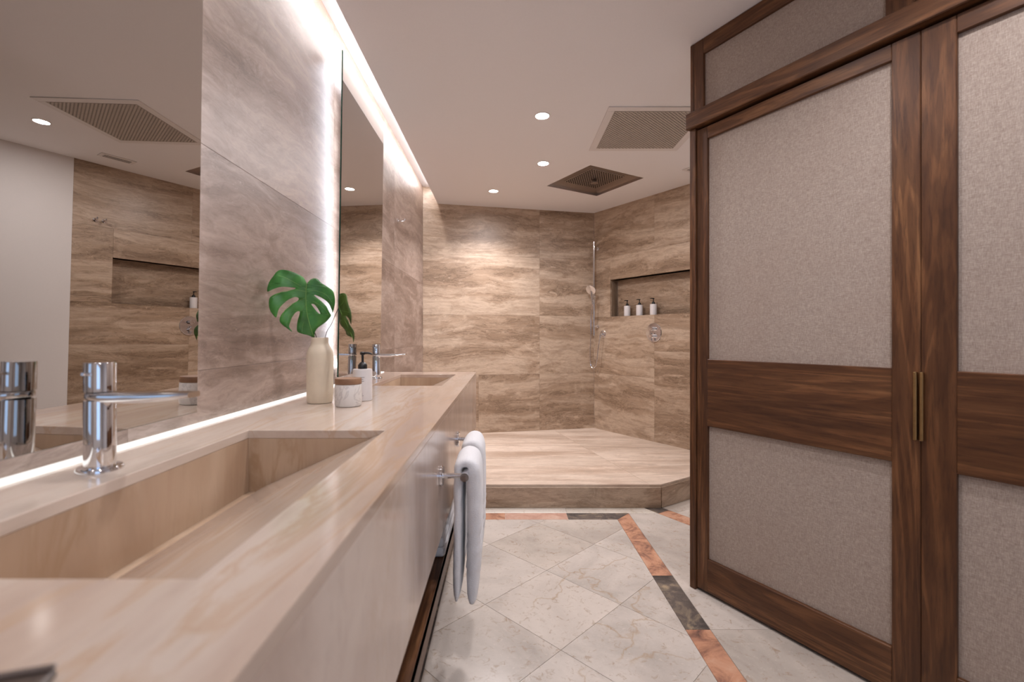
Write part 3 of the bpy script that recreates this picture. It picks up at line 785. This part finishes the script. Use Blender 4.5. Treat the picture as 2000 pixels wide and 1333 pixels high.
out2 = [(1190, 655), (1188, 600), (1195, 530), (1235, 505), (1290, 505), (1335, 545), (1365, 630), (1390, 720), (1420, 800), (1438, 870), (1435, 930), (1422, 980), (1400, 930), (1360, 880), (1320, 848), (1330, 890), (1375, 960), (1420, 1020), (1445, 1080),
        (1445, 1140), (1432, 1200), (1420, 1245), (1412, 1180), (1380, 1160), (1330, 1130), (1300, 1070), (1250, 1010), (1210, 950), (1198, 860), (1195, 740)]
base2 = pix(510+1190/7.843, 510+690/7.843, 1.60)
ribs2 = [([(1192, 690), (1240, 800), (1320, 960), (1400, 1120), (1420, 1200)], .0009), ([(1200, 700), (1270, 640), (1310, 560)], .0005), ([(1225, 760), (1320, 780), (1390, 800)], .0004)]
leaf('monstera_leaf', out2, [], k1, (1190, 690, base2), math.radians(-48), 1/math.cos(math.radians(48)), .12, M['leaf_dark'],
     'small olive green monstera leaf on a thin stem in front of the far mirror', (0, ribs2),
     [vt+Vector((.010, 0, -.20)), vt+Vector((.016, 0, -.01)), pix(648, 632, 1.605), base2+Vector((0, 0, -.004))], .3, .0011)

# ------------------------------------------------------------------ towel rail and towels
RX, RZ = -.1115, .735; RY0, RY1 = 1.318, 1.79
ra = empty('towel_rail', (VX1, (RY0+RY1)/2, RZ)); tag(ra, 'chrome towel rail with two posts fixed to the vanity front', 'towel rail')
Ym = (RY0+RY1)/2
RotY = Matrix.Rotation(PI/2, 4, 'Y')
for y in (RY0, RY1):
    T = Matrix.Translation((0, y-Ym, 0)) @ RotY
    MB().lathe([(.029, .0005), (.029, .006), (.027, .0085), (.009, .009)], 32, T).build('rosette', M['chrome'], ra)
    MB().lathe([(.0075, .008), (.0075, .060)], 20, T).build('post', M['chrome'], ra)
RX_ = RX-VX1
MB().tube([(RX_, RY0-.010-Ym, 0), (RX_, RY1+.010-Ym, 0)], .0085, 20).build('bar', M['chrome'], ra)
for y in (RY0-.014, RY1+.014):
    MB().tube([(RX_, y-.005-Ym, 0), (RX_, y+.005-Ym, 0)], .0125, 24).build('end_cap', M['chrome'], ra)
def towel(y0_, y1_, zb_f, zb_b, lab, seed):
    r = random.Random(seed); cx_, cz = RX, RZ
    L = y1_-y0_; path = []
    R = .0245
    n1 = 26
    bx = cx_-R+.001; fx = cx_+R-.004
    for i in range(n1): path.append((bx-.004+.004*i/n1, zb_b+(cz-zb_b)*i/n1))
    for i in range(13):
        a = PI-PI*i/12; path.append((cx_-.0015+(R-.0015)*math.cos(a), cz+.004+R*.9*math.sin(a)))
    for i in range(1, n1+14): path.append((fx+.003*math.sin(i/9.), cz-(cz-zb_f)*i/(n1+13)))
    N = 28; vs = []; m_ = len(path)
    for i, (x, z) in enumerate(path):
        p0 = Vector(path[max(i-1, 0)]); p1 = Vector(path[min(i+1, m_-1)]); t_ = (p1-p0).normalized(); nn = Vector((-t_.y, t_.x))
        u = i/(m_-1); back = i < n1
        th = .0125 if back else (.021 if i > n1+12 else .0125+.006*(i-n1)/13)
        w_ = L/2
        if i < 3: th *= (.55, .85, .97)[i]; w_ *= (.985, .996, 1)[i]
        e_ = m_-1-i
        if e_ < 10: th *= .74+.026*e_
        if e_ < 3: th *= (.6, .85, .97)[e_]
        # woven border band on the hanging front
        if 10 <= e_ < 20: th *= 1+.07*math.sin(e_*2.1)
        if e_ in (9, 20): th *= .80
        for k in range(N):
            a = 2*PI*k/N; ca, sa = math.cos(a), math.sin(a)
            yy = w_*math.copysign(abs(ca)**.28, ca)*(1-.0) ; off_ = th*math.copysign(abs(sa)**.75, sa)
            off_ += .0022*noise.noise(Vector((yy*22, i*.32, seed*3.1+sa)))
            yy += .003*noise.noise(Vector((i*.25, seed, ca)))
            vs.append((x+nn.x*off_, (y0_+y1_)/2+yy, z+nn.y*off_))
    fs = [(i*N+k, i*N+(k+1) % N, (i+1)*N+(k+1) % N, (i+1)*N+k) for i in range(m_-1) for k in range(N)]
    fs += [tuple(reversed(range(N))), tuple((m_-1)*N+k for k in range(N))]
    m = MB(); m.add(vs, fs); o = m.build('hand_towel', M['towel'], ang=180)
    return tag(o, lab, 'towel')
towel(1.345, 1.525, .355, .362, 'folded white towel on the near end of the vanity rail', 1)
towel(1.585, 1.765, .365, .375, 'folded white towel on the far end of the vanity rail', 2)
# folded towel lying on the lower shelf
m = MB()
for k in range(4): m.box((0, 0, .0165+.032*k), (.26-.004*k, .46, .031), bev=.012, seg=4)
ft = m.build('folded_towel', M['towel'], loc=(-.322, 1.73, .4135)); tag(ft, 'folded white towel lying on the walnut shelf under the vanity', 'towel')

# ------------------------------------------------------------------ wall hooks
def hook(loc, rz, lab):
    o = empty('robe_hook', loc, rz); tag(o, lab, 'hook', 'chrome robe hooks')
    T = Matrix.Rotation(PI/2, 4, 'Y')
    MB().lathe([(.016, .0003), (.016, .005), (.006, .006)], 24, T).build('rosette', M['chrome'], o)
    m = MB().tube([(.005, 0, 0), (.045, 0, 0), (.050, 0, .003), (.052, 0, .016)], .0062, 14); m.build('peg', M['chrome'], o)
hook((XW+.0002, 3.50, 1.996), 0, 'chrome hook on the stone wall past the far mirror')
an = math.atan2(RN.y, RN.x)
for s_, lb in ((1.42, 'chrome robe hook on the shower wall, the one nearer the niche'), (1.476, 'chrome robe hook on the shower wall beside the plaster')):
    p = rw(s_, .0002); hook((p.x, p.y, 1.99), an, lb)

# ------------------------------------------------------------------ shower fittings
def onwall(s_, z): p = rw(s_, .0003); return (p.x, p.y, z)
# local +x = out of the wall, local y = along the wall
sb = empty('shower_slide_bar', onwall(.055, 1.13), an); tag(sb, 'slim chrome slide rail in the shower corner', 'shower rail')
Cc = M['chrome']
MB().tube([(.055, 0, .005), (.055, 0, .99)], .0095, 16).build('rail', Cc, sb)
for z in (.10, .92):
    MB().lathe([(.022, 0), (.022, .006), (.012, .008), (.012, .056)], 24, Matrix.Translation((0, 0, z)) @ RotY).build('wall_bracket', Cc, sb)
MB().box((.062, .004, .40), (.034, .03, .04), bev=.006, seg=2).build('slider', Cc, sb)
MB().lathe([(.013, 0), (.013, .02)], 18, Matrix.Translation((.055, 0, .235))).build('stop_ring', Cc, sb)
hs = empty('hand_shower', onwall(.055, 1.13), an); tag(hs, 'round chrome hand shower with its hose, held on the slide rail', 'hand shower')
d_ = Vector((.55, 0, .83)).normalized()
hb = Vector((.085, .012, .33)); ht = Vector((.115, .02, .47))
MB().tube([hb, hb.lerp(ht, .5), ht], [.010, .012, .014], 14).build('handle', Cc, hs)
Th = Matrix.Translation(ht+Vector((.006, .005, .012))) @ Vector((.82, .25, -.52)).normalized().to_track_quat('Z', 'Y').to_matrix().to_4x4()
MB().lathe([(.010, -.022), (.032, -.012), (.052, 0), (.055, .006), (.052, .010), (.0, .0105)], 32, Th).build('spray_head', Cc, hs)
el = empty('hose_outlet', onwall(.135, 1.15), an); tag(el, 'round chrome hose outlet elbow low on the shower wall', 'shower fitting')
MB().lathe([(.040, 0), (.040, .006), (.036, .009), (.014, .010), (.014, .03)], 28, RotY).build('rosette', Cc, el)
MB().tube([(.02, 0, 0), (.038, 0, 0), (.044, 0, -.006), (.044, 0, -.03)], .012, 14).build('elbow', Cc, el)
# hose from the outlet up to the handle, in the slide rail frame (y runs along the wall)
ey = -(.135-.055) if False else None
wl2 = lambda s_, off_, z: Vector((rw(s_, off_).x, rw(s_, off_).y, z))
inv = (Matrix.Translation(Vector(onwall(.055, 1.13))) @ Matrix.Rotation(an, 4, 'Z')).inverted()
hose = [wl2(.135, .044, 1.12), wl2(.128, .052, 1.08), wl2(.112, .055, .98), wl2(.100, .058, .88), wl2(.078, .060, .815), wl2(.045, .064, .795), wl2(.022, .070, .83), wl2(.022, .078, .95), wl2(.035, .083, 1.15), wl2(.043, .086, 1.35)]
pts = [inv @ p for p in hose]+[hb]
MB().tube(catmull(pts, 6, False), .0055, 8).build('hose', Cc, hs)
# mixer plate
vx = empty('shower_mixer', onwall(.776, 1.163), an); tag(vx, 'round chrome shower mixer plate with two controls under the niche', 'shower mixer')
MB().lathe([(.088, 0), (.088, .006), (.085, .009), (0, .0095)], 48, RotY).build('plate', M['chrome'], vx)
for z in (.035, -.032):
    MB().lathe([(.020, .009), (.020, .040), (.018, .042), (0, .0425)], 28, Matrix.Translation((0, 0, z)) @ RotY).build('knob', Cc, vx)
MB().box((.030, 0, .035), (.012, .058, .010), bev=.002).build('diverter_bar', Cc, vx)
MB().box((.034, 0, -.040), (.014, .012, .075), bev=.003).build('lever', Cc, vx)
# drain-side small nozzle on the back wall is too small to read; rain shower in the ceiling
rs = empty('rain_shower', (RC.x, RC.y, CEIL), RA); tag(rs, 'square recessed steel rain shower in the ceiling above the step', 'ceiling shower')
hI = .200; dp = .030
m = MB(); A = [(-RH, -RH), (RH, -RH), (RH, RH), (-RH, RH)]; B = [(-hI, -hI), (hI, -hI), (hI, hI), (-hI, hI)]
vs = [(x, y, 0) for x, y in A]+[(x, y, .022) for x, y in A]+[(x, y, dp) for x, y in B]+[(x, y, dp) for x, y in B]
m.add(vs[:12], [(i, (i+1) % 4, (i+1) % 4+4, i+4) for i in range(4)]+[(i+4, (i+1) % 4+4, (i+1) % 4+8, i+8) for i in range(4)]+[(8, 9, 10, 11)])
hop = m.build('recess_tray', M['steel'], rs, smooth=False); sd = hop.modifiers.new('t', 'SOLIDIFY'); sd.thickness = .0015; sd.offset = 1
m = MB().box((0, 0, dp-.003), (.36, .36, .004), bev=.001); m.build('spray_plate', M['steel'], rs)
m = MB()
for i in range(14):
    for j in range(14): m.lathe([(.0042, 0), (.003, -.006)], 6, Matrix.Translation((-.1625+.025*i, -.1625+.025*j, dp-.005)))
nz = m.build('nozzle', M['grille_dark'], rs); nz['kind'] = 'stuff'
MB().lathe([(.012, .0), (.030, .004), (.030, .012), (.014, .03)], 24, Matrix.Translation((-.02, .02, dp-.036))).build('centre_boss', M['steel'], rs)

# ------------------------------------------------------------------ ceiling grille, vent
gx0, gx1, gy0, gy1 = .640, 1.170, 2.700, 3.235
gr = empty('ceiling_grille', ((gx0+gx1)/2, (gy0+gy1)/2, CEIL)); tag(gr, 'large square perforated air grille in a white ceiling frame', 'grille')
hx, hy = (gx1-gx0)/2, (gy1-gy0)/2; fw = .045
m = MB()
for c, d in (((0, hy+fw/2), (2*hx+2*fw, fw)), ((0, -hy-fw/2), (2*hx+2*fw, fw)), ((hx+fw/2, 0), (fw, 2*hy)), ((-hx-fw/2, 0), (fw, 2*hy))): m.box((c[0], c[1], -.003), (d[0], d[1], .006), bev=.0015)
m.build('frame', M['white_metal'], gr)
MB().box((0, 0, -.0008), (2*hx, 2*hy, .001)).build('backing', M['grille_dark'], gr)
m = MB(); st = .0165; reg = [(-hx, -hy), (hx, -hy), (hx, hy), (-hx, hy)]
for sg in (1, -1):
    for k in range(-34, 35):
        c = k*st*1.0*math.sqrt(2)/1.0*.707*1.0
        dv = Vector((1, sg)).normalized(); nv = Vector((-dv.y, dv.x)); o_ = nv*c; w2 = .0046
        p = [tuple(o_-dv*1.2-nv*w2), tuple(o_+dv*1.2-nv*w2), tuple(o_+dv*1.2+nv*w2), tuple(o_-dv*1.2+nv*w2)]
        q = clip_to(p, reg)
        if len(q) >= 3: m.prism(q, -.006-.001*(sg == 1), -.004-.001*(sg == 1))
gm = m.build('grille_mesh', M['grille'], gr, smooth=False); gm['kind'] = 'stuff'
vn = empty('ceiling_vent', (1.50, 3.60, CEIL), math.atan2(RD.y, RD.x)); tag(vn, 'small slotted white air vent in the ceiling, seen in the near mirror', 'vent')
MB().box((0, 0, -.003), (.22, .10, .006), bev=.002).build('frame', M['white_metal'], vn)
for yy in (-.022, 0, .022): MB().box((0, yy, -.0065), (.17, .008, .001)).build('slot', M['grille_dark'], vn)

# ------------------------------------------------------------------ downlights
def downlight(x, y, lab, watts=1.0, size=180):
    o = empty('downlight', (x, y, CEIL)); tag(o, lab, 'ceiling light', 'recessed round downlights')
    MB().lathe([(.0405, -.0035), (.046, -.0035), (.048, 0), (.0405, 0), (.0405, -.0035)], 32, cap=False).build('trim_ring', M['white_metal'], o)
    MB().lathe([(.0, -.0022), (.0402, -.0022), (.0402, -.0005)], 32, cap=False).build('lens', M['lamp'], o)
    ld = bpy.data.lights.new('downlight_beam', 'AREA'); ld.energy = SPOT_W*watts; ld.shape = 'DISK'; ld.size = .079
    ld.color = SPOT_COL; ld.spread = math.radians(size)
    lo = bpy.data.objects.new('beam', ld); COL.objects.link(lo); lo.parent = o; lo.location = (0, 0, -.0030)
    return o
downlight(.225, 2.766, 'round white downlight in the ceiling, nearest of the three')
downlight(.2946, 3.527, 'round white downlight in the ceiling, level with the rain shower', 1.3)
downlight(-.0976, 4.20, 'round white downlight in the ceiling closest to the back stone wall', 1.3, 118)
downlight(1.47, 2.98, 'round white downlight behind the folding doors, seen in the near mirror', .65)
downlight(.15, 1.35, 'round white downlight in the ceiling above the camera side of the vanity', .7, 150)
downlight(.98, .98, 'round white downlight in the ceiling close to the linen doors', .5, 125)
downlight(.5, -.5, 'round white downlight in the ceiling by the added rear window', .8)
